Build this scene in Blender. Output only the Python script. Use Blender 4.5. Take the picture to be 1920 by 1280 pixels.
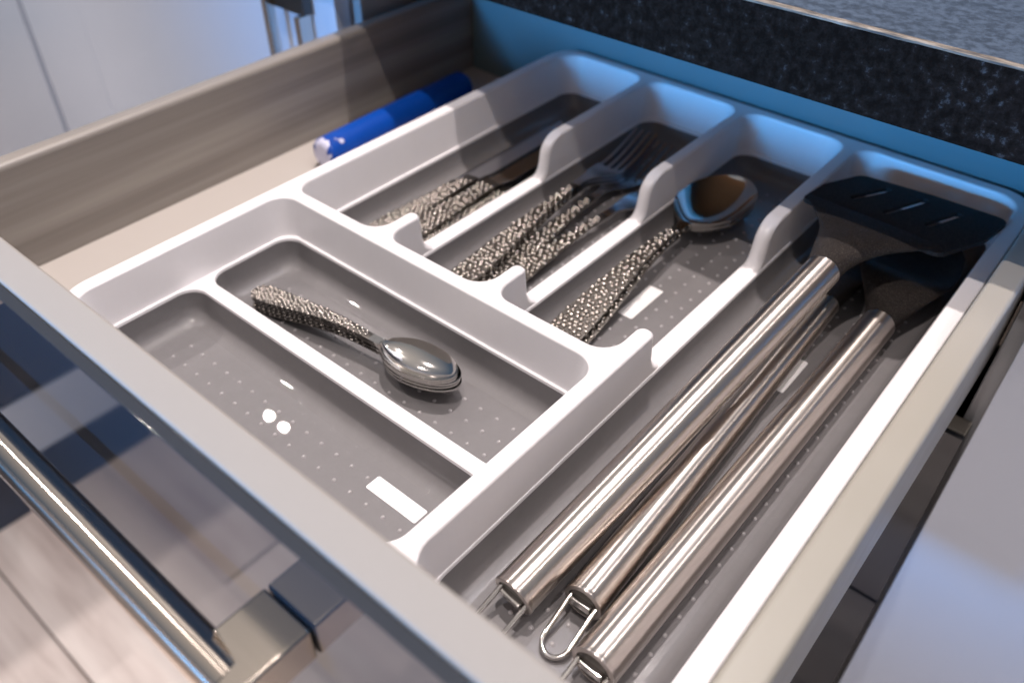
import bpy, bmesh, math, random
from mathutils import Vector, Matrix
from mathutils.geometry import tessellate_polygon
random.seed(7)
for o in list(bpy.data.objects): bpy.data.objects.remove(o)
SC = bpy.context.scene
COL = SC.collection
FLOOR = 830.0            # drawer tray rim stands 830 mm above the floor; all lengths below in mm
def W(x, y, z): return Vector((x/1000, y/1000, (z+FLOOR)/1000))

# ------------------------------------------------------------------ camera
cd = bpy.data.cameras.new("camera"); cam = bpy.data.objects.new("camera", cd); COL.objects.link(cam)
SC.camera = cam
cd.sensor_width = 36; cd.lens = 1567/1920*36; cd.clip_start = .01; cd.clip_end = 50
right = Vector((0.76387112, 0.64534356, 0.00571004)); down = Vector((0.42739855, -0.49922804, -0.75372531)); fwd = Vector((-0.48356117, 0.57818946, -0.65716478))
M = Matrix((right, -down, -fwd)).transposed().to_4x4(); M.translation = W(0, 0, 300)
cam.matrix_world = M
cd.dof.use_dof = True; cd.dof.focus_distance = .425; cd.dof.aperture_fstop = 6.0; cd.dof.aperture_blades = 0

# ------------------------------------------------------------------ world and lamps
w = bpy.data.worlds.new("World"); SC.world = w; w.use_nodes = True
wn_ = w.node_tree; tcw = wn_.nodes.new('ShaderNodeTexCoord'); sxw = wn_.nodes.new('ShaderNodeSeparateXYZ'); rw = wn_.nodes.new('ShaderNodeValToRGB')
wn_.links.new(tcw.outputs['Generated'], sxw.inputs[0]); wn_.links.new(sxw.outputs[2], rw.inputs[0]); wn_.links.new(rw.outputs[0], wn_.nodes["Background"].inputs[0])
rw.color_ramp.elements[0].color = (.042, .082, .142, 1); rw.color_ramp.elements[0].position = .25; rw.color_ramp.elements[1].color = (.50, .46, .43, 1)   # dim room, lighter ceiling
wn_.nodes["Background"].inputs[1].default_value = 1.0
SC.view_settings.view_transform = 'Standard'; SC.view_settings.look = 'None'
SC.view_settings.exposure = .17; SC.view_settings.gamma = 1
def lamp(name, x, y, z, power, col, r=.012):
    l = bpy.data.lights.new(name, 'POINT'); l.energy = power; l.color = col; l.shadow_soft_size = r
    o = bpy.data.objects.new(name, l); COL.objects.link(o); o.location = W(x, y, z); return o
lamp("ceiling_spot", -400, 500, 1550, 66, (1, .90, .86))
lamp("ceiling_spot", -120, -70, 1550, 37, (1, .90, .86))
lamp("ceiling_spot", 520, 510, 1550, 15, (1, .90, .86))
lamp("ceiling_spot", -1700, -60, 1550, 30, (1, .90, .86), .012)
lamp("ceiling_spot", -1792, 930, 1550, 7, (1, .90, .86), .008)
lamp("ceiling_spot", -1720, 930, 1550, 7, (1, .90, .86), .008)
for x_, y_ in ((-1500, -1500), (-500, -1700), (500, -1500), (900, -600), (-1500, -300)):
    l = bpy.data.lights.new("added_bounce_spot", 'SPOT'); l.energy = 82; l.color = (1, .92, .88); l.shadow_soft_size = .03; l.spot_size = math.radians(72); l.spot_blend = .5
    o = bpy.data.objects.new("added_bounce_spot", l); COL.objects.link(o); o.location = W(x_, y_, 1550)  # unseen spots added so the floor bounces warm light onto the fronts
l = bpy.data.lights.new("window_light", 'AREA'); l.shape = 'RECTANGLE'; l.size = .75; l.size_y = .22; l.energy = 1.8; l.spread = math.radians(20); l.color = (.06, .38, .90)
wl = bpy.data.objects.new("window_light", l); COL.objects.link(wl); wl.location = W(-700, -1900, 470)
wl.rotation_euler = (W(-260, 560, 60)-wl.location).to_track_quat('-Z', 'Y').to_euler()

# ------------------------------------------------------------------ materials
MATS = {}
def mat(name, col, rough=.5, metal=0., **k):
    m = bpy.data.materials.new(name); m.use_nodes = True; MATS[name] = m
    nt = m.node_tree; b = nt.nodes["Principled BSDF"]
    b.inputs["Base Color"].default_value = (*col, 1); b.inputs["Roughness"].default_value = rough; b.inputs["Metallic"].default_value = metal
    for a, v in k.items(): b.inputs[a.replace('_', ' ')].default_value = v
    return m, nt, b
def noise(nt, scale, vec=(1, 1, 1), detail=4, rough=.55, coord='Object'):
    tc = nt.nodes.new('ShaderNodeTexCoord'); mp = nt.nodes.new('ShaderNodeMapping'); n = nt.nodes.new('ShaderNodeTexNoise')
    mp.inputs['Scale'].default_value = vec; n.inputs['Scale'].default_value = scale; n.inputs['Detail'].default_value = detail; n.inputs['Roughness'].default_value = rough
    nt.links.new(tc.outputs[coord], mp.inputs[0]); nt.links.new(mp.outputs[0], n.inputs['Vector']); return n.outputs['Fac']
def ramp(nt, fac, stops):
    r = nt.nodes.new('ShaderNodeValToRGB'); e = r.color_ramp.elements
    while len(e) < len(stops): e.new(.5)
    for q, (p, c) in zip(e, stops): q.position = p; q.color = (*c, 1) if len(c) == 3 else c
    nt.links.new(fac, r.inputs[0]); return r.outputs[0]
def bump(nt, b, fac, strength, dist=.001):
    u = nt.nodes.new('ShaderNodeBump'); u.inputs['Strength'].default_value = strength; u.inputs['Distance'].default_value = dist
    nt.links.new(fac, u.inputs['Height']); nt.links.new(u.outputs[0], b.inputs['Normal'])
def rough_from(nt, b, fac, lo, hi):
    r = nt.nodes.new('ShaderNodeMapRange'); r.inputs[3].default_value = lo; r.inputs[4].default_value = hi
    nt.links.new(fac, r.inputs[0]); nt.links.new(r.outputs[0], b.inputs['Roughness'])
def g(v): return (v, v, v)

m, nt, b = mat("white_plastic", (.80, .775, .79), .33)
rough_from(nt, b, noise(nt, 25), .26, .40); bump(nt, b, noise(nt, 900, detail=2), .04, .0004)
nt.links.new(ramp(nt, noise(nt, 120, (1, 1, .35), 8, .8), [(.27, (.50, .46, .44)), (.34, (.79, .765, .78)), (.7, (.81, .785, .80))]), b.inputs['Base Color'])
m, nt, b = mat("grey_plastic", (.27, .255, .26), .3)
rough_from(nt, b, noise(nt, 18), .42, .52); b.inputs['Coat Weight'].default_value = .6; b.inputs['Coat Roughness'].default_value = .012; b.inputs['Specular IOR Level'].default_value = .25
nt.links.new(ramp(nt, noise(nt, 130, detail=9, rough=.8), [(0.3, (.170, .161, .164)), (.62, (.185, .176, .179)), (.74, (.26, .248, .245))]), b.inputs['Base Color'])
m, nt, b = mat("grey_dimple", (.36, .34, .345), .25)  # base lighter than the lining, standing in for highlights on the bumps
m, nt, b = mat("beige_lacquer", (.55, .50, .44), .35)
nt.links.new(ramp(nt, noise(nt, 14, (1, .25, 1), 3), [(.3, (.33, .31, .27)), (.7, (.36, .335, .295))]), b.inputs['Base Color'])
rough_from(nt, b, noise(nt, 40), .25, .45)
m, nt, b = mat("drawer_base_board", (.51, .465, .43), .45)
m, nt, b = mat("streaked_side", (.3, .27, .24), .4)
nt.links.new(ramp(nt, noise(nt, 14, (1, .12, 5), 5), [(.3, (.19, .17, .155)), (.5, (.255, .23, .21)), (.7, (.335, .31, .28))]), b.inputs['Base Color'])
m, nt, b = mat("front_edge_lacquer", (.305, .284, .262), .5)
rough_from(nt, b, noise(nt, 30), .45, .6); b.inputs['Specular IOR Level'].default_value = .08
m, nt, b = mat("navy_gloss", (.030, .034, .042), .06)
rough_from(nt, b, noise(nt, 9, (1, 1, 3)), .03, .09)
m, nt, b = mat("dark_front_edge", (.025, .06, .10), .3)
m, nt, b = mat("blue_lit_panel", (.13, .18, .19), .4)  # blue light on the drawer back is put into this base colour
m, nt, b = mat("white_gloss_daylit", (.56, .62, .73), .18)  # white doors; bluish tint puts the cool daylight into the colour
m, nt, b = mat("grey_edge", (.30, .31, .33), .45)
m, nt, b = mat("shade_black", (.01, .01, .012), .6)  # black base stands in for the shade inside the cabinet
m, nt, b = mat("chipboard", (.42, .25, .13), .7)
nt.links.new(ramp(nt, noise(nt, 160, detail=6), [(.35, (.42, .20, .08)), (.65, (.62, .34, .15))]), b.inputs['Base Color'])
def stone(name, base, fleck, rough):
    m, nt, b = mat(name, base, rough)
    a = noise(nt, 170, detail=9, rough=.72); c = noise(nt, 16, detail=3)
    mul = nt.nodes.new('ShaderNodeMath'); mul.operation = 'MULTIPLY_ADD'; mul.inputs[1].default_value = .16
    nt.links.new(c, mul.inputs[0]); nt.links.new(a, mul.inputs[2])
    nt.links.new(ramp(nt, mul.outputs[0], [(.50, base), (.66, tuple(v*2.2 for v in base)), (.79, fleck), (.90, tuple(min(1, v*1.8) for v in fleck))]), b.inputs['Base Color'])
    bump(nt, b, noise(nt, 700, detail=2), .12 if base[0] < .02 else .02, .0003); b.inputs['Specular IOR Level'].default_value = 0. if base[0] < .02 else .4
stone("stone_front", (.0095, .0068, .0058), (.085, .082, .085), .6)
stone("stone_top_lit", (.034, .046, .064), (.075, .095, .125), .45)  # same stone as the front; blue light on top put into a paler base
m, nt, b = mat("worn_edge", (.45, .36, .27), .6)
nt.links.new(ramp(nt, noise(nt, 60, (1, 8, 8), 6), [(.35, (.05, .04, .035)), (.5, (.16, .12, .085)), (.7, (.32, .26, .20))]), b.inputs['Base Color'])
def steel(name, col, r0, r1, stretch=None, bs=0.):
    m, nt, b = mat(name, col, (r0+r1)/2, 1.)
    if stretch:
        f = noise(nt, 900, stretch, 3); rough_from(nt, b, f, r0, r1)
        if bs: bump(nt, b, f, bs, .0002)
    else: rough_from(nt, b, noise(nt, 60), r0, r1)
    return m
m = steel("brushed_steel", (.66, .60, .555), .27, .36, (.02, 1, .02))
nt = m.node_tree; b = nt.nodes["Principled BSDF"]; b.inputs["Anisotropic"].default_value = .94; b.inputs["Anisotropic Rotation"].default_value = .25
tg = nt.nodes.new('ShaderNodeTangent'); tg.direction_type = 'RADIAL'; tg.axis = 'Y'; nt.links.new(tg.outputs[0], b.inputs['Tangent'])
m = steel("polished_steel", (.66, .63, .60), .08, .16)
m = steel("beaded_steel", (.48, .435, .395), .20, .30)
m = steel("dark_steel", (.13, .118, .108), .28, .45)
m = steel("nickel", (.74, .655, .57), .10, .18, (.02, 1, 1))
m = steel("satin_steel", (.60, .60, .62), .20, .28)
m = steel("nickel_bar", (.76, .66, .57), .12, .17)
nt = m.node_tree; b = nt.nodes["Principled BSDF"]; b.inputs["Anisotropic"].default_value = .92; b.inputs["Anisotropic Rotation"].default_value = .25
tg = nt.nodes.new('ShaderNodeTangent'); tg.direction_type = 'RADIAL'; tg.axis = 'X'; nt.links.new(tg.outputs[0], b.inputs['Tangent'])
m, nt, b = mat("black_nylon", (.06, .040, .040), .5)
n = noise(nt, 1400, detail=2); rough_from(nt, b, noise(nt, 500), .45, .65); bump(nt, b, n, .25, .0004); b.inputs['Specular IOR Level'].default_value = .22
nt.links.new(ramp(nt, noise(nt, 1700, detail=1), [(.48, (.016, .0135, .0125)), (.70, (.075, .062, .056))]), b.inputs['Base Color'])
m, nt, b = mat("blue_wrap", (.0, .10, .62), .35)
tc = nt.nodes.new('ShaderNodeTexCoord'); sx = nt.nodes.new('ShaderNodeSeparateXYZ'); nt.links.new(tc.outputs['Object'], sx.inputs[0])
f = noise(nt, 45, detail=2)
ma = nt.nodes.new('ShaderNodeMath'); ma.operation = 'MULTIPLY_ADD'; ma.inputs[1].default_value = -19.; nt.links.new(sx.outputs[1], ma.inputs[0]); nt.links.new(f, ma.inputs[2])
nt.links.new(ramp(nt, ma.outputs[0], [(.30, (.0, .06, .38)), (.385, (.0, .05, .32)), (.40, (.55, .55, .72)), (.6, (.62, .62, .78))]), b.inputs['Base Color'])
m, nt, b = mat("dark_blue", (.0, .035, .22), .4)
m, nt, b = mat("oak_plank", (.5, .4, .35), .42)
nt.links.new(ramp(nt, noise(nt, 9, (.25, 2.2, 1), 6, coord='Object'), [(.28, (.38, .30, .275)), (.45, (.60, .52, .485)), (.62, (.72, .645, .605)), (.8, (.50, .45, .43))]), b.inputs['Base Color'])
m, nt, b = mat("floor_joint", (.10, .08, .07), .8)
m, nt, b = mat("navy_plinth", (.03, .045, .08), .35)
m, nt, b = mat("oven_glass", (.015, .022, .04), .08)
m, nt, b = mat("painted_wall", (.22, .26, .32), .7)
m, nt, b = mat("cream_wall", (.62, .58, .55), .7)
m, nt, b = mat("label_white", (.86, .84, .84), .3)

# ------------------------------------------------------------------ helpers
def thing(name, label, cat, loc, group=None, rotz=0.):
    o = bpy.data.objects.new(name, None); COL.objects.link(o); o.location = W(*loc); o.rotation_euler = (0, 0, rotz)
    o.empty_display_size = .02; o['label'] = label; o['category'] = cat
    if group: o['group'] = group
    o['_b'] = loc
    return o
def mesh(name, verts, faces, material, parent=None, base=(0, 0, 0), smooth=True, kind=None, sharp=None):
    """verts in mm (drawer space when the parent sits at `base`)"""
    me = bpy.data.meshes.new(name)
    if parent is None: vs = [((x-base[0])/1000, (y-base[1])/1000, (z-base[2])/1000) for x, y, z in verts]
    else: vs = [((x-base[0])/1000, (y-base[1])/1000, (z-base[2])/1000) for x, y, z in verts]
    me.from_pydata(vs, [], faces); me.validate(); me.update()
    bm = bmesh.new(); bm.from_mesh(me); bmesh.ops.recalc_face_normals(bm, faces=bm.faces); bm.to_mesh(me); bm.free()
    me.materials.append(MATS[material])
    if smooth:
        me.polygons.foreach_set('use_smooth', [True]*len(me.polygons))
        me.set_sharp_from_angle(angle=math.radians(sharp if sharp else 40))
    o = bpy.data.objects.new(name, me); COL.objects.link(o)
    if smooth and len(verts) < 400:
        q = o.modifiers.new('wn', 'WEIGHTED_NORMAL'); q.weight = 100; q.keep_sharp = True
    if parent is not None: o.parent = parent
    else: o.location = W(*base)
    if kind: o['kind'] = kind
    return o
def box(x0, x1, y0, y1, z0, z1, r=0., seg=3):
    bm = bmesh.new(); bmesh.ops.create_cube(bm, size=1)
    for v in bm.verts:
        v.co = Vector(((x0+x1)/2+v.co.x*(x1-x0), (y0+y1)/2+v.co.y*(y1-y0), (z0+z1)/2+v.co.z*(z1-z0)))
    if r: bmesh.ops.bevel(bm, geom=bm.edges[:], offset=r, segments=seg, affect='EDGES', profile=.5)
    vs = [tuple(v.co) for v in bm.verts]; bm.verts.index_update(); fs = [[v.index for v in f.verts] for f in bm.faces]; bm.free(); return vs, fs
def join(*ms):
    V, F = [], []
    for v, f in ms:
        n = len(V); V += v; F += [[i+n for i in q] for q in f]
    return V, F
def rloop(corners, n=7):
    """polygon corners (x,y,r) -> points with filleted corners"""
    out = []; N = len(corners)
    for i, (x, y, r) in enumerate(corners):
        P = Vector((x, y)); A = Vector(corners[i-1][:2]); B = Vector(corners[(i+1) % N][:2])
        d1 = (A-P).normalized(); d2 = (B-P).normalized(); ang = d1.angle(d2)/2
        r = max(r, .05); t = r/math.tan(ang); c = P+(d1+d2).normalized()*r/math.sin(ang)
        a0 = P+d1*t-c; a1 = P+d2*t-c; th0 = math.atan2(a0.y, a0.x); th1 = math.atan2(a1.y, a1.x); dt = (th1-th0+math.pi) % (2*math.pi)-math.pi
        for k in range(n+1):
            th = th0+dt*k/n; out.append((c.x+r*math.cos(th), c.y+r*math.sin(th)))
    return out
def bridge(loops, V, F, closed=True):
    """loops: list of lists of 3D points, equal length"""
    base = len(V); n = len(loops[0])
    for L in loops: V += L
    for a in range(len(loops)-1):
        for i in range(n if closed else n-1):
            j = (i+1) % n
            F.append([base+a*n+i, base+a*n+j, base+(a+1)*n+j, base+(a+1)*n+i])
def cap(outer, holes, V, F):
    polys = [[Vector(p) for p in outer]]+[[Vector(p) for p in h] for h in holes]
    flat = [p for q in polys for p in q]; b0 = len(V); V += [tuple(p) for p in flat]
    for t in tessellate_polygon(polys): F.append([b0+i for i in t])
def rect(x0, x1, y0, y1, r): return [(x0, y0, r), (x1, y0, r), (x1, y1, r), (x0, y1, r)]
def at(loop, z): return [(x, y, z) for x, y in loop]
def interp(tab, x):
    if x >= tab[0][0]: return tab[0][1]
    for (a, p), (c, q) in zip(tab, tab[1:]):
        if x >= c: return p+(q-p)*(a-x)/(a-c)
    return tab[-1][1]

# ------------------------------------------------------------------ setting: floor and wall
fl = mesh("floor", *box(-3200, 1500, -2600, 1400, -880, -832), "floor_joint", smooth=False, kind='structure')
fl.location = W(0, 0, 0)
pv, pf = box(0, 1196, 0, 187, -2, 1, 1.2, 1)
pme = None
for r in range(20):
    for c in range(4):
        x = -3200+c*1200-(r % 3)*390; y = -2600+r*190
        if pme is None:
            p = mesh("plank", pv, pf, "oak_plank", fl, smooth=False); pme = p.data
        else:
            p = bpy.data.objects.new("plank", pme); COL.objects.link(p); p.parent = fl
        p.location = (x/1000, y/1000, -831/1000)
mesh("back_wall", *box(-3200, 1500, 1062, 1100, -830, 900), "painted_wall", smooth=False, kind='structure')

# ------------------------------------------------------------------ worktop
wt = thing("worktop", "dark speckled stone-look kitchen worktop with a worn light top edge above the drawer", "worktop", (-600, 455, 91))
B = (-600, 455, 91)
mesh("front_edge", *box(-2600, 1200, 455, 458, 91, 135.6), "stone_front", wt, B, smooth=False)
mesh("top_surface", *box(-2600, 1200, 457, 1060, 136, 137.4), "stone_top_lit", wt, B, smooth=False)
ev = []; ef = []; nn = 240
for i in range(nn+1):
    x = -900+i*1400/nn; j1, j2 = random.uniform(-.35, .35), random.uniform(-.5, .6)
    ev += [(x, 454.8, 135.4+j1*.5), (x, 454.9, 136.6+j1*.2), (x, 456.0, 137.5), (x, 457.4+j2, 137.55)]
for i in range(nn):
    for k in range(3): ef.append([i*4+k, i*4+k+1, i*4+k+5, i*4+k+4])
mesh("worn_edge_strip", ev, ef, "worn_edge", wt, B)
mesh("chipboard_core", *box(-2600, 1200, 458.2, 1060, 91.3, 135.8), "chipboard", wt, B, smooth=False)

wc = thing("added_wall_cabinet", "unseen white wall cabinet added high above the worktop to darken reflections", "cabinet", (-600, 720, 690))  # out of view, added for the dark shape it gives in reflections
for x_ in (-600, 0): mesh("door", *box(x_+2, x_+597, 702, 719, 692, 1400, 1.5, 2), "white_gloss_daylit", wc, (-600, 720, 690))
mesh("carcass", *box(-600, 600, 720, 1060, 690, 1400, 0), "grey_edge", wc, (-600, 720, 690), smooth=False)
mesh("front_wall", *box(-3200, 1500, -2640, -2602, -830, 1300), "cream_wall", smooth=False, kind='structure')

# ------------------------------------------------------------------ base cabinets
ca = thing("base_cabinet", "base cabinet under the worktop with dark glossy closed lower drawers, right of the pulled drawer", "cabinet", (-300, 495, -830)); B = (-300, 495, -830)
mesh("side_board", *box(-612, -594, 495, 1055, -730, 90.5, .6, 1), "grey_edge", ca, B)
mesh("side_board", *box(-18, 0, 495, 1055, -730, 90.5, .6, 1), "grey_edge", ca, B)
mesh("back_board", *box(-593.5, -18.5, 1045, 1054, -730, 90, 0), "shade_black", ca, B, smooth=False)
mesh("bottom_board", *box(-593.5, -18.5, 495, 1044, -730, -712, 0), "grey_edge", ca, B, smooth=False)
mesh("plinth", *box(-612, 0, 540, 556, -830, -731, 0), "navy_plinth", ca, B, smooth=False)
for z0, z1 in ((-298.5, -106), (-727, -301.5)):
    f_ = mesh("drawer_front", *box(-603, -11.5, 475, 480, z0, z1-1, .7, 2), "navy_gloss", ca, B)
    mesh("front_board", *box(-603, -11.5, 480.2, 495, z0, z1, 1, 2), "beige_lacquer", f_, B)
mesh("drawer_runner", *box(-19.5, -18.2, 500, 1000, -45, -10, 0), "dark_steel", ca, B, smooth=False)
cb = thing("base_cabinet", "white glossy cabinet front along the right edge, beside the dark lower drawers", "cabinet", (300, 495, -830)); B = (300, 495, -830)
mesh("door", *box(-8, 588, 475, 493, -727, 86, 1.2, 2), "white_gloss_daylit", cb, B)
mesh("carcass", *box(2, 600, 496, 1055, -730, 90.5, 0), "grey_edge", cb, B, smooth=False)
cc = thing("base_cabinet", "white cabinet run left of the open drawer with blurred door gaps and a metal pull", "cabinet", (-1200, 495, -830)); B = (-1200, 495, -830)
mesh("door", *box(-1129, -606, 475, 493, -727, 86, 1.5, 2), "white_gloss_daylit", cc, B)
mesh("filler_panel", *box(-1317, -1136, 478, 493, -727, 86, 1.5, 2), "white_gloss_daylit", cc, B)
mesh("door", *box(-1900, -1327, 475, 493, -727, 86, 1.5, 2), "white_gloss_daylit", cc, B)
mesh("carcass", *box(-1900, -613, 496, 1055, -730, 90.5, 0), "grey_edge", cc, B, smooth=False)
pl = mesh("pull", *box(-688, -636, 463, 474.8, 22, 92, 1.5, 2), "dark_steel", cc, B)
mesh("pull_bar", *box(-684, -678, 452, 463.2, -60, 80, 1.5, 2), "nickel", pl, B)
mesh("pull_stem", *box(-646, -639, 458, 474.6, -60, 21.5, 1.5, 2), "nickel", pl, B)
ci = thing("kitchen_island", "kitchen island with dark plinth beyond the bar handle, mirrored in the glossy drawer front", "cabinet", (-1400, -600, -830)); B = (-1400, -600, -830)
mesh("plinth", *box(-1700, -1160, -1500, 150, -829, -705, 0), "navy_plinth", ci, B, smooth=False)
mesh("drawer_front", *box(-1150, -1130, -900, 150, -700, -592, 1.5, 2), "white_gloss_daylit", ci, B)
mesh("oven_door", *box(-1150, -1128, -900, 60, -588, 30, 2, 2), "oven_glass", ci, B)
mesh("carcass", *box(-1700, -1151, -1500, 148, -703, 40, 0), "grey_edge", ci, B, smooth=False)

# ------------------------------------------------------------------ open drawer
dr = thing("kitchen_drawer", "open kitchen drawer with pale sides, glossy dark front and brushed bar handle", "kitchen drawer", (-300, 350, -56)); B = (-300, 350, -56)
fp = mesh("front_panel", *box(-603, -11.5, 77.3, 93.8, -103, 85, 1.6, 3), "front_edge_lacquer", dr, B)
mesh("glossy_facing", *box(-603, -11.5, 72, 77, -103, 84.2, .4, 2), "navy_gloss", fp, B)
mesh("side_panel", *box(-588, -572, 94, 633, -62, 24, 5, 4), "streaked_side", dr, B)
mesh("side_panel", *box(-37, -20.6, 94, 633, -62, 24, 3, 4), "beige_lacquer", dr, B)
mesh("back_panel", *box(-571.8, -37.2, 617, 633, -62, 22, 1.5, 2), "blue_lit_panel", dr, B)
mesh("drawer_base", *box(-571.8, -37.2, 94, 616.8, -60, -55.5, 0), "drawer_base_board", dr, B, smooth=False)
# handle: round bar butted between L-shaped brackets
hb = mesh("handle", *join(), "nickel", dr, B) if False else None
def cyl(p0, p1, r0, r1=None, n=40, caps=True, prof=None):
    """cylinder / lathe between two points; prof = list of (t, radius)"""
    p0 = Vector(p0); p1 = Vector(p1); ax = (p1-p0); L = ax.length; ax.normalize()
    u = ax.orthogonal().normalized(); v = ax.cross(u)
    prof = prof or [(0, r0), (1, r1 if r1 is not None else r0)]
    V, F, loops = [], [], []
    for t, r in prof:
        c = p0+ax*L*t
        loops.append([tuple(c+(u*math.cos(2*math.pi*i/n)+v*math.sin(2*math.pi*i/n))*r) for i in range(n)])
    bridge(loops, V, F)
    if caps: F.append(list(range(n))); F.append(list(range(len(V)-n, len(V))))
    return V, F
hd = mesh("handle", *cyl((-450, 44.1, 29), (-157, 44.1, 29), 8.6, prof=[(0, 7.6), (.003, 8.6), (.997, 8.6), (1, 7.6)], n=64), "nickel_bar", dr, B)
def lbracket(xs):
    # outline in xy, extruded in z, bevelled
    bm = bmesh.new()
    o = [(-174, 71.6), (-174, 49.2), (-156.5, 49.2), (-156.5, 33.5), (-148, 33.5), (-148, 71.6)]
    o = [(xs(x), y) for x, y in o]
    bot = [bm.verts.new((x, y, 20)) for x, y in o]; top = [bm.verts.new((x, y, 38.5)) for x, y in o]
    bm.faces.new(top); bm.faces.new(bot[::-1])
    for i in range(6): bm.faces.new([bot[i], bot[(i+1) % 6], top[(i+1) % 6], top[i]])
    bmesh.ops.bevel(bm, geom=bm.edges[:], offset=1.4, segments=3, affect='EDGES', profile=.5)
    vs = [tuple(v.co) for v in bm.verts]; bm.verts.index_update(); fs = [[v.index for v in f.verts] for f in bm.faces]; bm.free(); return vs, fs
mesh("handle_bracket", *lbracket(lambda x: x), "nickel", hd, B)
mesh("handle_bracket", *lbracket(lambda x: -606-x), "nickel", hd, B)

# ------------------------------------------------------------------ cutlery tray
TB = (-245, 360, -54)
tr = thing("cutlery_tray", "white plastic cutlery tray with grey dimpled compartment floors, filling the drawer", "cutlery tray", TB)
ZL = -31.0; ZA = -28.0; ZF = -50.0
RND = [(0, -1.5), (-.22, -.85), (-.65, -.3), (-1.5, 0)]
def U(d, s, fy, by, ex=0.):
    t = 4.3+s; rt = max(min(t-.05, 4.6), .5)
    c = [(-439+d, 290+d, 12), (-357-s, 290+d, 15), (-357-s, fy, rt), (-348+s, fy, rt), (-348+s, 290+d, 12),
         (-266-s, 290+d, 15), (-266-s, fy, rt), (-257+s, fy, rt), (-257+s, 290+d, 12),
         (-175-s, 290+d, 15), (-175-s, fy, rt+.8), (-164.6+s, fy, rt+.8), (-164.6+s, 126+d, 16), (-51-d, 126+d, 16), (-51-d, 602-d, 17),
         (-164.6+s, 602-d, 14), (-164.6+s, by, rt+.8), (-175-s, by, rt+.8), (-175-s, 602-d, 14),
         (-257+s, 602-d, 14), (-257+s, by, rt), (-266-s, by, rt), (-266-s, 602-d, 14),
         (-348+s, 602-d, 14), (-348+s, by, rt), (-357-s, by, rt), (-357-s, 602-d, 14), (-439+d, 602-d, 20)]
    return rloop(c, 7)
FY = [(0, 320.5), (-1.5, 322), (-20, 323.5), (-26, 326), (-29, 329.5), (-31, 334)]
BY = [(0, 474), (-.7, 469.5), (-1.5, 467), (-3, 463.2), (-5, 460.3), (-8, 457.6), (-12, 456), (-20, 455), (-26, 453.5), (-29, 451), (-31, 446.5)]
V, F = [], []
zs = [0, -.22, -.65, -1.5, -3, -5, -8, -12, -20, -24, -26, -27.5, -29, -30.2, -31]
loops = []
for z in zs:
    k = max(0, (-z-1.5)/29.5)
    dd = interp(RND, z) if z > -1.5 else 0
    loops.append(at(U(dd+3.6*k, dd+.6*k, interp(FY, z)-dd*0, interp(BY, z)), z))
bridge(loops, V, F); Utop, Ubot = loops[0], loops[-1]
# front cross section opening
def X(d): return rloop(rect(-439+d, -174.6-d, 126+d, 280-d, 13), 10)
lo2 = []
for z in [0, -.22, -.65, -1.5, -10, -20, -27.2, ZA]:
    k = max(0, (-z-1.5)/26.5); dd = interp(RND, z) if z > -1.5 else 0
    lo2.append(at(X(dd+3.4*k+(0.5 if z == ZA else 0)), z))
bridge(lo2, V, F); Xtop, Xbot = lo2[0], lo2[-1]
# outer rim and skirt
lo3 = [at(rloop(rect(-450+i, -40+(-i), 116+i, 612-i, 25), 12), z) for z, i in ((0, 1.5), (-.22, .85), (-.65, .3), (-1.5, 0), (-8, 0), (-8.4, .4), (-8.4, 2), (-20, 3), (-51, 7), (-53.5, 9))]
bridge(lo3, V, F)
cap(lo3[0], [Utop, Xtop], V, F)
# bins
L_ = {}
def binrect(x0, x1, y0, y1, r, rr=None): return (x0, x1, y0, y1, r)
bins = {'a': binrect(-433.8, -356.9-.9, 295.2, 597.2, 14), 'b': binrect(-347.1, -266.9, 295.2, 597.2, 14), 'c': binrect(-256.1, -175.9, 295.2, 597.2, 14),
        'd': binrect(-163.7, -56, 131, 597.2, 17), 'e': binrect(-434, -179.6, 130.6, 198.3, 13), 'f': binrect(-434, -179.6, 207.2, 275, 13)}
HR = [(0, -.0), (-.25, .25), (-.8, .45), (-2.2, .6)]
def holeloops(k, zt):
    x0, x1, y0, y1, r = bins[k]
    return [at(rloop(rect(x0+i, x1-i, y0+i, y1-i, r), 10), zt+z) for z, i in HR]
cap(Ubot, [holeloops(k, ZL)[0] for k in 'abcd'], V, F)
cap(Xbot, [holeloops(k, ZA)[0] for k in 'ef'], V, F)
for k in 'abcdef': bridge(holeloops(k, ZL if k in 'abcd' else ZA), V, F)
# underside
cap(lo3[-1], [], V, F)
sh = mesh("tray_shell", V, F, "white_plastic", tr, TB, sharp=35)
bm = bmesh.new(); bm.from_mesh(sh.data); bmesh.ops.remove_doubles(bm, verts=bm.verts, dist=2e-6); bmesh.ops.recalc_face_normals(bm, faces=bm.faces); bm.to_mesh(sh.data); bm.free()
sh.data.polygons.foreach_set('use_smooth', [True]*len(sh.data.polygons)); sh.data.set_sharp_from_angle(angle=math.radians(50))
wn = sh.modifiers.new("wn", 'WEIGHTED_NORMAL'); wn.keep_sharp = True; wn.weight = 80
bumps = {'e': (-408.4, 160.1, 12.6, 12.55), 'f': (-408.6, 262.9, 12.55, 12.55), 'c': (-217.3, 358.8, 12.1, 12.1), 'd': (-73.6, 393.3, 12.2, 12.2), 'b': (-308, 358.8, 12.1, 12.1), 'a': (-399, 358.8, 12.1, 12.1)}
labels = {'c': (-223.4, -212, 376, 415), 'd': (-115.5, -104.5, 377, 412), 'e': (-241, -204, 167.6, 177.7)}
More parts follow.
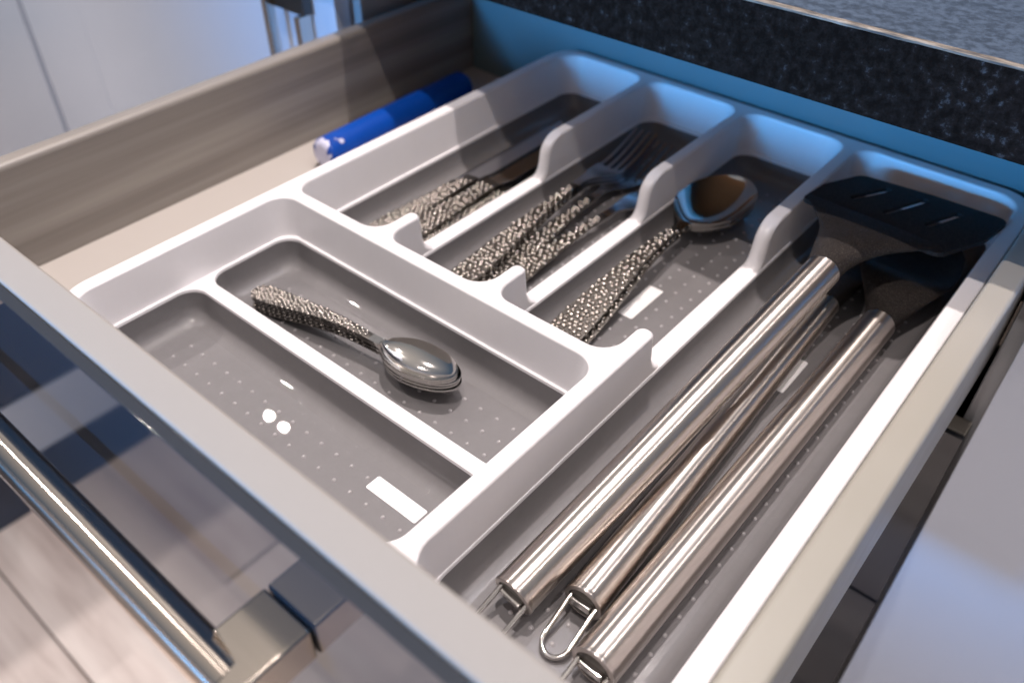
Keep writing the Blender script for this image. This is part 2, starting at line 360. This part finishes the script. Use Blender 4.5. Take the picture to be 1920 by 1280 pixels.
def hemi(x, y, z, r, h, V, F):
    b0 = len(V); n = 8
    for rr, zz in ((1, 0), (.78, .62), (.4, .92)):
        for i in range(n): V.append((x+r*rr*math.cos(2*math.pi*i/n), y+r*rr*math.sin(2*math.pi*i/n), z+h*zz))
    V.append((x, y, z+h))
    for a in range(2):
        for i in range(n): F.append([b0+a*n+i, b0+a*n+(i+1) % n, b0+(a+1)*n+(i+1) % n, b0+(a+1)*n+i])
    for i in range(n): F.append([b0+2*n+i, b0+2*n+(i+1) % n, b0+3*n])
for k in 'abcdef':
    x0, x1, y0, y1, r = bins[k]; zt = ZL if k in 'abcd' else ZA
    V, F = [], []
    prof = [(zt-2.2, .6), (zt-5, .8), (-40, 1.6), (-44, 2.8), (-46.6, 4.4), (-48.4, 6.6), (-49.5, 9.4), (-50, 13)]
    lp = [at(rloop(rect(x0+i, x1-i, y0+i, y1-i, max(r-i*.35, 6)), 10), z) for z, i in prof]
    bridge(lp, V, F); cap(lp[-1], [], V, F)
    bl = mesh("bin_lining", V, F, "grey_plastic", tr, TB, sharp=60)
    bm = bmesh.new(); bm.from_mesh(bl.data); bmesh.ops.remove_doubles(bm, verts=bm.verts, dist=2e-6)
    bmesh.ops.recalc_face_normals(bm, faces=bm.faces); bm.faces.ensure_lookup_table()
    up = [f for f in bm.faces if abs(f.normal.z) > .99]
    if up and up[0].normal.z < 0: bmesh.ops.reverse_faces(bm, faces=bm.faces)
    bm.to_mesh(bl.data); bm.free(); bl.data.polygons.foreach_set('use_smooth', [True]*len(bl.data.polygons))
    wn = bl.modifiers.new("wn", 'WEIGHTED_NORMAL'); wn.weight = 60
    # grip bumps
    V, F = [], []; ax, ay, px, py = bumps[k]; lb = labels.get(k)
    for i in range(-40, 41):
        for j in range(-40, 41):
            x = ax+i*px; y = ay+j*py
            if not (x0+14 < x < x1-14 and y0+14 < y < y1-14): continue
            if lb and lb[0]-2.5 < x < lb[1]+2.5 and lb[2]-2.5 < y < lb[3]+2.5: continue
            hemi(x, y, -50.05, 1.35, 1.0, V, F)
    mesh("grip_dimples", V, F, "grey_dimple", bl, TB, kind='stuff', sharp=80)
    if lb:
        lp = [at(rloop(rect(lb[0]+i, lb[1]-i, lb[2]+i, lb[3]-i, 1.2), 4), z) for z, i in ((-50.1, 0), (-49.75, .1), (-49.6, .4))]
        V, F = [], []; bridge(lp, V, F); cap(lp[-1], [], V, F)
        mesh("label_pad", V, F, "label_white", bl, TB)

# ------------------------------------------------------------------ cutlery
def gridsolid(us, vs, fn, th):
    """fn(u,v)->(x,y,z) top surface; th(u,v) thickness downwards"""
    V, F = [], []; nu, nv = len(us), len(vs)
    for u in us:
        for v in vs: V.append(fn(u, v))
    for u in us:
        for v in vs:
            p = fn(u, v); V.append((p[0], p[1], p[2]-th(u, v)))
    o = nu*nv
    for i in range(nu-1):
        for j in range(nv-1):
            a = i*nv+j; F.append([a, a+1, a+nv+1, a+nv]); F.append([o+a, o+a+nv, o+a+nv+1, o+a+1])
    for i in range(nu-1):
        for j in (0, nv-1):
            a = i*nv+j; F.append([a, a+nv, o+a+nv, o+a])
    for j in range(nv-1):
        for i in (0, nu-1):
            a = i*nv+j; F.append([a, a+1, o+a+1, o+a])
    return V, F
def lin(a, b, n): return [a+(b-a)*i/(n-1) for i in range(n)]
def sst(a, b, x): t = min(1, max(0, (x-a)/(b-a))); return t*t*(3-2*t)
def hwidth(x, Lh, wt, wn):       # handle half width: rounded tip, taper to neck
    w_ = wt+(wn-wt)*sst(.05*Lh, .98*Lh, x)
    if x < wt*1.1: w_ *= math.sqrt(max(0.02, 1-(1-x/(wt*1.1))**2))
    return w_
def beads(Lh, wt, wn, zc, pitch, size, h=.33, seed=1, x1=.93):
    rnd = random.Random(seed); V, F = [], []
    bm = bmesh.new(); bmesh.ops.create_icosphere(bm, subdivisions=2, radius=1); bm.verts.index_update()
    bv = [tuple(v.co) for v in bm.verts]; bf = [[v.index for v in f.verts] for f in bm.faces]; bm.free()
    x = pitch*.45; row = 0
    while x < Lh*x1:
        wd = hwidth(x, Lh, wt, wn)-size*.34
        n = max(1, int(2*wd/pitch)+1)
        for i in range(n):
            y = (-wd+2*wd*(i+(.5 if row % 2 else 0))/max(n-.5, 1)) if n > 1 else 0
            if abs(y) > wd+.4: continue
            s = size*.5*rnd.uniform(.78, .96); ang = rnd.uniform(0, 3.14); el = rnd.uniform(1, 1.15)
            cx = x+rnd.uniform(-.22, .22)*pitch; cy = y+rnd.uniform(-.2, .2)*pitch; cz = zc(cx)-.10*size*(y/max(wt, 1))**2
            b0 = len(V); ca_, sa_ = math.cos(ang), math.sin(ang)
            for a, b_, c in bv:
                a2 = a*s*el; b2 = b_*s
                V.append((cx+a2*ca_-b2*sa_, cy+a2*sa_+b2*ca_, cz+c*size*h))
            F.extend([[q+b0 for q in f] for f in bf])
        x += pitch*.88; row += 1
    return V, F
def handle_parts(root, Lh, wt, wn, zc, th, pitch, size, seed, dark="dark_steel"):
    hh = .24 if pitch < 3 else .36
    us = lin(0, Lh, 40); vs = lin(-1, 1, 7)
    V, F = gridsolid(us, vs, lambda u, v: (u, v*hwidth(u, Lh, wt, wn), zc(u)-.25*v*v), lambda u, v: th*(1-.4*v*v))
    hn = mesh("handle", V, F, dark, root, sharp=50)
    V, F = beads(Lh, wt, wn, lambda x: zc(x)+.05, pitch, size, h=hh, seed=seed)
    mesh("hammered_beads", V, F, "beaded_steel", hn, kind='stuff', sharp=89)
    return hn
def make_spoon(name, label, cat, L, Lh, wt, wn, bw, bd, arch, pitch, size, seed, group):
    root = thing(name, label, cat, (0, 0, 0), group)
    Lb = L-Lh
    rim = bd
    def zc(x):
        t = x/Lh; return 1.4+ (rim+arch-1.4)*math.sin(min(t/.80, 1)*math.pi/2)**1.5 - arch*sst(.72, 1, t)
    handle_parts(root, Lh*.97, wt, wn, zc, 1.7, pitch, size, seed)
    x0 = Lh*.93; neck = Lh+5
    def hw(u):
        if u < neck: a = wn+(0)*u
        t = (u-Lh)/Lb
        if t <= 0: return wn
        e = bw*math.sqrt(max(0., 1-((t-.47)/(.47 if t < .47 else .53))**2))**(1.0 if t > .47 else 1.25)
        return max(e, wn*(1-sst(0, .12, t))) if t < .4 else e
    us = lin(x0, Lh, 7)[:-1]+[Lh+Lb*(1-math.cos(math.pi*i/44))/2 for i in range(45)]; vs = lin(-1, 1, 25)
    def P(u, v):
        w_ = max(hw(u), .15); t = max(0, (u-Lh)/Lb)
        prof = math.sin(math.pi*min(1, t)**.92)**.62 if 0 < t < 1 else 0
        y = math.sin(v*math.pi/2)*w_
        z = zc(min(u, Lh)) if t <= 0 else rim+(2.2 if bw < 20 else -1.2)*t
        return (u, y, z-(bd-1.3)*prof*(1-abs(y/w_)**2.3) + .8*(1-sst(0, .1, t))*0)
    V, F = gridsolid(us, vs, P, lambda u, v: 1.25)
    mesh("bowl", V, F, "polished_steel", root, sharp=50)
    return root
def make_fork(label, L, Lh, wt, wn, pitch, size, seed, group):
    root = thing("fork", label, "fork", (0, 0, 0), group)
    def zc(x): t = x/Lh; return 1.4+9*math.sin(min(t/.9, 1)*math.pi/2)**1.6
    handle_parts(root, Lh, wt, wn, zc, 1.8, pitch, size, seed)
    pa = Lh+(L-Lh)*.46; zn = zc(Lh)
    def zz(x): t = (x-Lh)/(L-Lh); return zn-(zn-1.8)*sst(0, .5, t)+ 16*max(0, t-.5)**1.6*2
    hw = lambda u: wn+(12-wn)*sst(.05, .9, (u-Lh)/(pa-Lh)) if u > Lh else wn
    V, F = gridsolid(lin(Lh*.96, pa, 26), lin(-1, 1, 11), lambda u, v: (u, v*hw(u), (zz(u) if u > Lh else zc(u))-1.3*(1-v*v)*sst(Lh, pa, u)), lambda u, v: 1.5)
    mesh("neck", V, F, "satin_steel", root, sharp=50)
    for k in range(4):
        c = -9.9+k*6.6
        V, F = gridsolid(lin(pa-1.5, L, 18), lin(-1, 1, 5), lambda u, v: (u, c*(1-.03*(u-pa)/(L-pa))+v*(1.5-.65*sst(pa, L, u)), zz(u)-1.3*(1-(c/12)**2)*(1-sst(pa, L, u))-.1*v*v), lambda u, v: 1.5-.5*sst(pa, L, u))
        mesh("tine", V, F, "satin_steel", root, sharp=50)
    return root
def make_knife(label, seed, group):
    root = thing("table_knife", label, "knife", (0, 0, 0), group)
    Lh, wt, wn, L = 108, 9, 6, 232
    zc = lambda x: 4.2
    handle_parts(root, Lh, wt, wn, zc, 4.2, 3.7, 3.5, seed)
    def lo(u): return -6-3.5*sst(Lh, Lh+16, u)+14*max(0, (u-L+38)/38)**2.2
    def hi(u): return 6+1.5*sst(Lh, Lh+20, u)
    V, F = gridsolid(lin(Lh-3, L, 34), lin(0, 1, 9), lambda u, v: (u, lo(u)+(hi(u)-lo(u))*v, 3.2), lambda u, v: .5+1.3*v)
    mesh("blade", V, F, "satin_steel", root, sharp=50)
    return root
def place(o, x, y, z, yaw, pitch=0., roll=0.):
    o.location = W(x, y, z); o.rotation_euler = (math.radians(roll), math.radians(-pitch), math.radians(yaw)); return o
def dup(root, label):
    r = root.copy(); COL.objects.link(r); r['label'] = label
    for ch in root.children:
        c = ch.copy(); COL.objects.link(c); c.parent = r
        for gch in ch.children:
            d = gch.copy(); COL.objects.link(d); d.parent = c
    return r
ordn = ["topmost", "second from the top", "middle", "second from the bottom", "bottom"]
ts = None
for i in range(5):
    lab = "small hammered-handle teaspoon, %s of the nested stack of five" % ordn[i]
    if ts is None: ts = o = make_spoon("teaspoon", lab, "teaspoon", 168, 112, 7.9, 2.8, 14.6, 10.8, 1.2, 2.6, 2.5, 3, "teaspoons stacked in the middle compartment")
    else: o = dup(ts, lab)
    place(o, -413+random.uniform(-.7, .7)*(i > 0), 227.5+random.uniform(-.7, .7)*(i > 0), -39.6-2.45*i, 6.2+random.uniform(-.7, .7))
ss = make_spoon("soup_spoon", "large hammered-handle spoon nested on top of another, reflecting brown", "spoon", 240, 156, 12.5, 3.6, 26.5, 17, 2, 4.1, 3.9, 5, "soup spoons in the third compartment")
place(ss, -232.5, 313, -44.6, 89.4)
o = dup(ss, "large hammered-handle spoon lying underneath the one reflecting brown"); place(o, -229, 316, -49.4, 90.6)
# forks
fk = None
for i, (x, y, z, a, lab) in enumerate([
    (-318, 317, -40.5, 92.6, "hammered-handle fork on top of the fork pile, tines to the back"),
    (-318, 317, -43.2, 92.6, "hammered-handle fork second in the pile, just under the top fork"),
    (-317.6, 316.5, -45.9, 92.5, "hammered-handle fork third down in the fork pile"),
    (-305, 322, -48.9, 92.5, "hammered-handle fork beside and half under the three nested forks"),
    (-298, 306, -48.4, 86.5, "hammered-handle fork lying apart on the right of the fork compartment")]):
    if fk is None: fk = o = make_fork(lab, 252, 152, 10.5, 3.2, 4.0, 3.8, 11, "forks in the second compartment")
    else: o = dup(fk, lab)
    place(o, x, y, z, a, 0, 0)
kn = None
for i, (x, y, z, a, rl, lab) in enumerate([
    (-400, 322, -42, 90.5, -8, "table knife on top in the middle of the knife pile"),
    (-385, 330, -44, 91.5, 10, "table knife on the right side of the knife pile"),
    (-413, 318, -49.6, 90, 0, "table knife lowest on the left of the knife pile"),
    (-392, 326, -49.8, 89, 0, "table knife under the middle of the knife pile"),
    (-372, 336, -49.8, 92, 0, "table knife lowest on the right, against the divider")]):
    if kn is None: kn = o = make_knife(lab, 21, "table knives in the first compartment")
    else: o = dup(kn, lab)
    place(o, x, y, z, a, 0, rl)

# ------------------------------------------------------------------ long utensils
def tube(path, r, n=12):
    V, F, loops = [], [], []
    pts = [Vector(p) for p in path]; up = Vector((.13, .2, 1)).normalized()
    for i, p in enumerate(pts):
        d = (pts[min(i+1, len(pts)-1)]-pts[max(i-1, 0)]).normalized(); s = d.cross(up).normalized(); t = s.cross(d)
        loops.append([tuple(p+(s*math.cos(2*math.pi*k/n)+t*math.sin(2*math.pi*k/n))*r) for k in range(n)])
    bridge(loops, V, F); F.append(list(range(n))); F.append(list(range(len(V)-n, len(V)))); return V, F
def utensil(name, label, cat, p0, p1, r0, r1, loop_droop=0., roll=0.):
    """local frame: origin at butt, +y along the handle, z up"""
    p0 = Vector(p0); p1 = Vector(p1); d = (p1-p0); L = d.length; d.normalize()
    root = thing(name, label, cat, tuple(p0))
    sx_ = d.cross(Vector((0, 0, 1))).normalized(); uz = sx_.cross(d)
    R = Matrix((sx_, d, uz)).transposed() @ Matrix.Rotation(roll, 3, 'Y')
    root.rotation_euler = R.to_euler()
    hv, hf = cyl((0, 0, 0), (0, L, 0), r0, prof=[(0, r0*.80), (0, r0*.97), (.4/L, r0+.25), (1.6/L, r0+.3), (2.2/L, r0-.05), (3/L, r0), (.5, (r0+r1)/2), (1, r1)], n=72, caps=False)
    h = mesh("handle", hv, hf, "brushed_steel", root, sharp=40)
    V, F = cyl((0, 2.2, 0), (0, .6, 0), r0*.82, n=40); mesh("end_cap", V, F, "dark_steel", h, sharp=40)
    V, F = box(-r0*.52, r0*.52, -2.5, 1.2, -2.2, 2.4, .6, 2); mesh("end_plug", V, F, "polished_steel", h)
    a = r0*.68; pts = []
    ln = 20
    for k in range(5): pts.append((-a, 1.5-ln*k/4, -loop_droop*k/4))
    for k in range(1, 13):
        th = math.pi*k/12; pts.append((-a*math.cos(th), 1.5-ln-a*1.15*math.sin(th), -loop_droop*(1+.25*math.sin(th))))
    for k in range(3, -1, -1): pts.append((a, 1.5-ln*k/4, -loop_droop*k/4))
    V, F = tube(pts, 1.3); mesh("hanging_loop", V, F, "polished_steel", h, sharp=60)
    return root, R, L
def to_local(root_p, R, pts): Ri = R.transposed(); return [tuple(Ri @ (Vector(p)-Vector(root_p))) for p in pts]
# slotted turner
P0 = (-134, 162, -37); P1 = (-117.5, 429, 5.5)
t1, R1, L1 = utensil("slotted_turner", "steel-handled turner with a black slotted blade resting across the long compartment", "spatula", P0, P1, 11, 10.6, 4.5, .1)
secs = [(427, 6.0, -128.2, -107.6, 10.2), (434, 6.6, -129, -107, 9.6), (443, 7.2, -131.4, -105.5, 8.2), (452, 7.6, -133.6, -102.6, 6.8), (461, 7.6, -135.8, -98.5, 5.6), (470, 7.2, -138.8, -93.4, 4.7), (478, 6.6, -143.5, -88, 3.9), (486, 6.0, -150, -82, 3.2), (493, 5.4, -157, -76.5, 2.6), (499, 4.8, -161.5, -72, 1.9), (504, 4.2, -163.5, -69, 1.3)]
lp = []
for y, z, xl, xr, ht in secs:
    c = (xl+xr)/2; hw_ = (xr-xl)/2; q = []
    for k in range(40):
        th = 2*math.pi*k/40; e = 1 if y < 440 else .8
        q.append((c+hw_*math.copysign(abs(math.cos(th))**e, math.cos(th)), y+(c-xl)*0+(.045*(c+hw_*math.cos(th)+110))*-1*sst(460, 500, y)*4*.3, z-.6*ht*(1 if y > 455 else 0)*0+ht*math.sin(th)))
    lp.append(q)
V, F = [], []; bridge([to_local(P0, R1, q) for q in lp], V, F); F.append(list(range(40))); F.append(list(range(len(V)-40, len(V))))
mesh("neck", V, F, "black_nylon", t1, sharp=60)
outl = rloop([(-164, 499, 4), (-161, 527, 14), (-147, 560, 9), (-100, 566, 60), (-49, 567, 7), (-53.5, 530, 14), (-70, 492, 8), (-115, 493, 300)], 6)
def slot(x0, y0, x1, y1, w_):
    d = Vector((x1-x0, y1-y0)); n = Vector((-d.y, d.x)).normalized()*w_
    return rloop([(x0+n.x, y0+n.y, w_*.95), (x0-n.x, y0-n.y, w_*.95), (x1-n.x, y1-n.y, w_*.95), (x1+n.x, y1+n.y, w_*.95)], 5)
holes = [slot(-139, 521, -124, 553, 2.5), slot(-115, 517, -99.5, 556, 2.5), slot(-88.5, 520, -76, 553, 2.5)]
def bz(x, y): return 3.6-.022*(y-495)-.0005*(y-495)**2*.8
V, F = [], []
def zl(l, off): return to_local(P0, R1, [(x, y, bz(x, y)+off) for x, y in l])
flat3 = lambda l: [(x, y, 0) for x, y in l]
tris = tessellate_polygon([[Vector(p) for p in flat3(outl)]]+[[Vector(p) for p in flat3(h)] for h in holes])
fl_ = [p for q in [outl]+holes for p in q]
for off in (1.4, -1.6):
    b0 = len(V); V += zl(fl_, off); F += [[b0+i for i in t] for t in tris]
n_ = len(fl_); s0 = 0
for q in [outl]+holes:
    for i in range(len(q)): j = (i+1) % len(q); F.append([s0+i, s0+j, n_+s0+j, n_+s0+i])
    s0 += len(q)
mesh("slotted_blade", V, F, "black_nylon", t1, sharp=40)
# ladle / spoon on the right
P0 = (-86.2, 158, -37.6); P1 = (-83.3, 459, -37)
t2, R2, L2 = utensil("serving_spoon", "steel-handled black serving spoon at the right side of the long compartment", "spoon", P0, P1, 11.1, 10.6, 4, 0)
def bowlneck(root, R, P0, secs, matn):
    lp = []
    for (x, y, z, hw_, ht, dip) in secs:
        q = []
        for k in range(36):
            th = 2*math.pi*k/36; cx_, sn = math.cos(th), math.sin(th)
            zt = z+ht*sn-(dip*(1-cx_**2) if sn > 0 else dip*.98*(1-cx_**2))
            q.append((x+hw_*cx_, y, zt))
        lp.append(to_local(P0, R, q))
    V, F = [], []; bridge(lp, V, F); F.append(list(range(36))); F.append(list(range(len(V)-36, len(V))))
    return mesh("bowl", V, F, matn, root, sharp=60)
bowlneck(t2, R2, P0, [(-83.3, 457, -37, 10.2, 10.2, 0), (-83.3, 464, -36, 10.6, 9.6, 0), (-84, 472, -33, 13.5, 9.4, 0), (-85.5, 481, -30, 18, 8.4, 0), (-87, 491, -27, 23.5, 6.8, .5), (-88, 502, -26, 28, 4.6, 2), (-89, 513, -27, 30.5, 3, 6), (-90, 526, -29, 31.5, 1.8, 10), (-90, 540, -30, 30, 1.4, 13), (-90, 556, -30, 27, 1.3, 12), (-90, 568, -30, 20, 1.2, 8), (-90, 575, -30, 10, 1, 3)], "black_nylon")
P0 = (-108.5, 181, -39); P1 = (-117.2, 462, -40.6)
t3, R3, L3 = utensil("serving_spoon", "slimmer steel-handled utensil crossing under the turner, its ring lying loose on the tray floor", "spoon", P0, P1, 9.9, 7.6, 7, 0)
bowlneck(t3, R3, P0, [(-117.2, 460, -40.6, 7.2, 7.2, 0), (-118, 472, -41, 8, 6.5, 0), (-121, 486, -42, 11, 5, 0), (-125, 500, -43, 16, 3.4, 1), (-129, 516, -43, 21, 2.2, 4), (-131, 534, -43, 22, 1.6, 5), (-132, 552, -43, 18, 1.3, 4), (-132, 562, -43, 9, 1, 1)], "black_nylon")

# ------------------------------------------------------------------ blue roll beside the tray
def roll(label, p0, p1, r, mt, name="blue_roll"):
    root = thing(name, label, "roll", p0)
    V, F = cyl((0, 0, 0), tuple(Vector(p1)-Vector(p0)), r, prof=[(0, r*.55), (.008, r*.85), (.03, r), (.97, r), (.992, r*.85), (1, r*.5)], n=36)
    return mesh("wrapper", V, F, mt, root, sharp=70)
roll("bright blue wrapped roll with white flowery end, in the gap left of the tray", (-522, 376, -41), (-527, 556, -41), 14, "blue_wrap")
roll("dark blue roll in the shade at the back, close against the tray", (-487, 545, -44), (-490, 610, -44), 11, "dark_blue", "dark_roll")
for o in bpy.data.objects:
    if '_b' in o: del o['_b']
SC.render.engine = 'CYCLES'
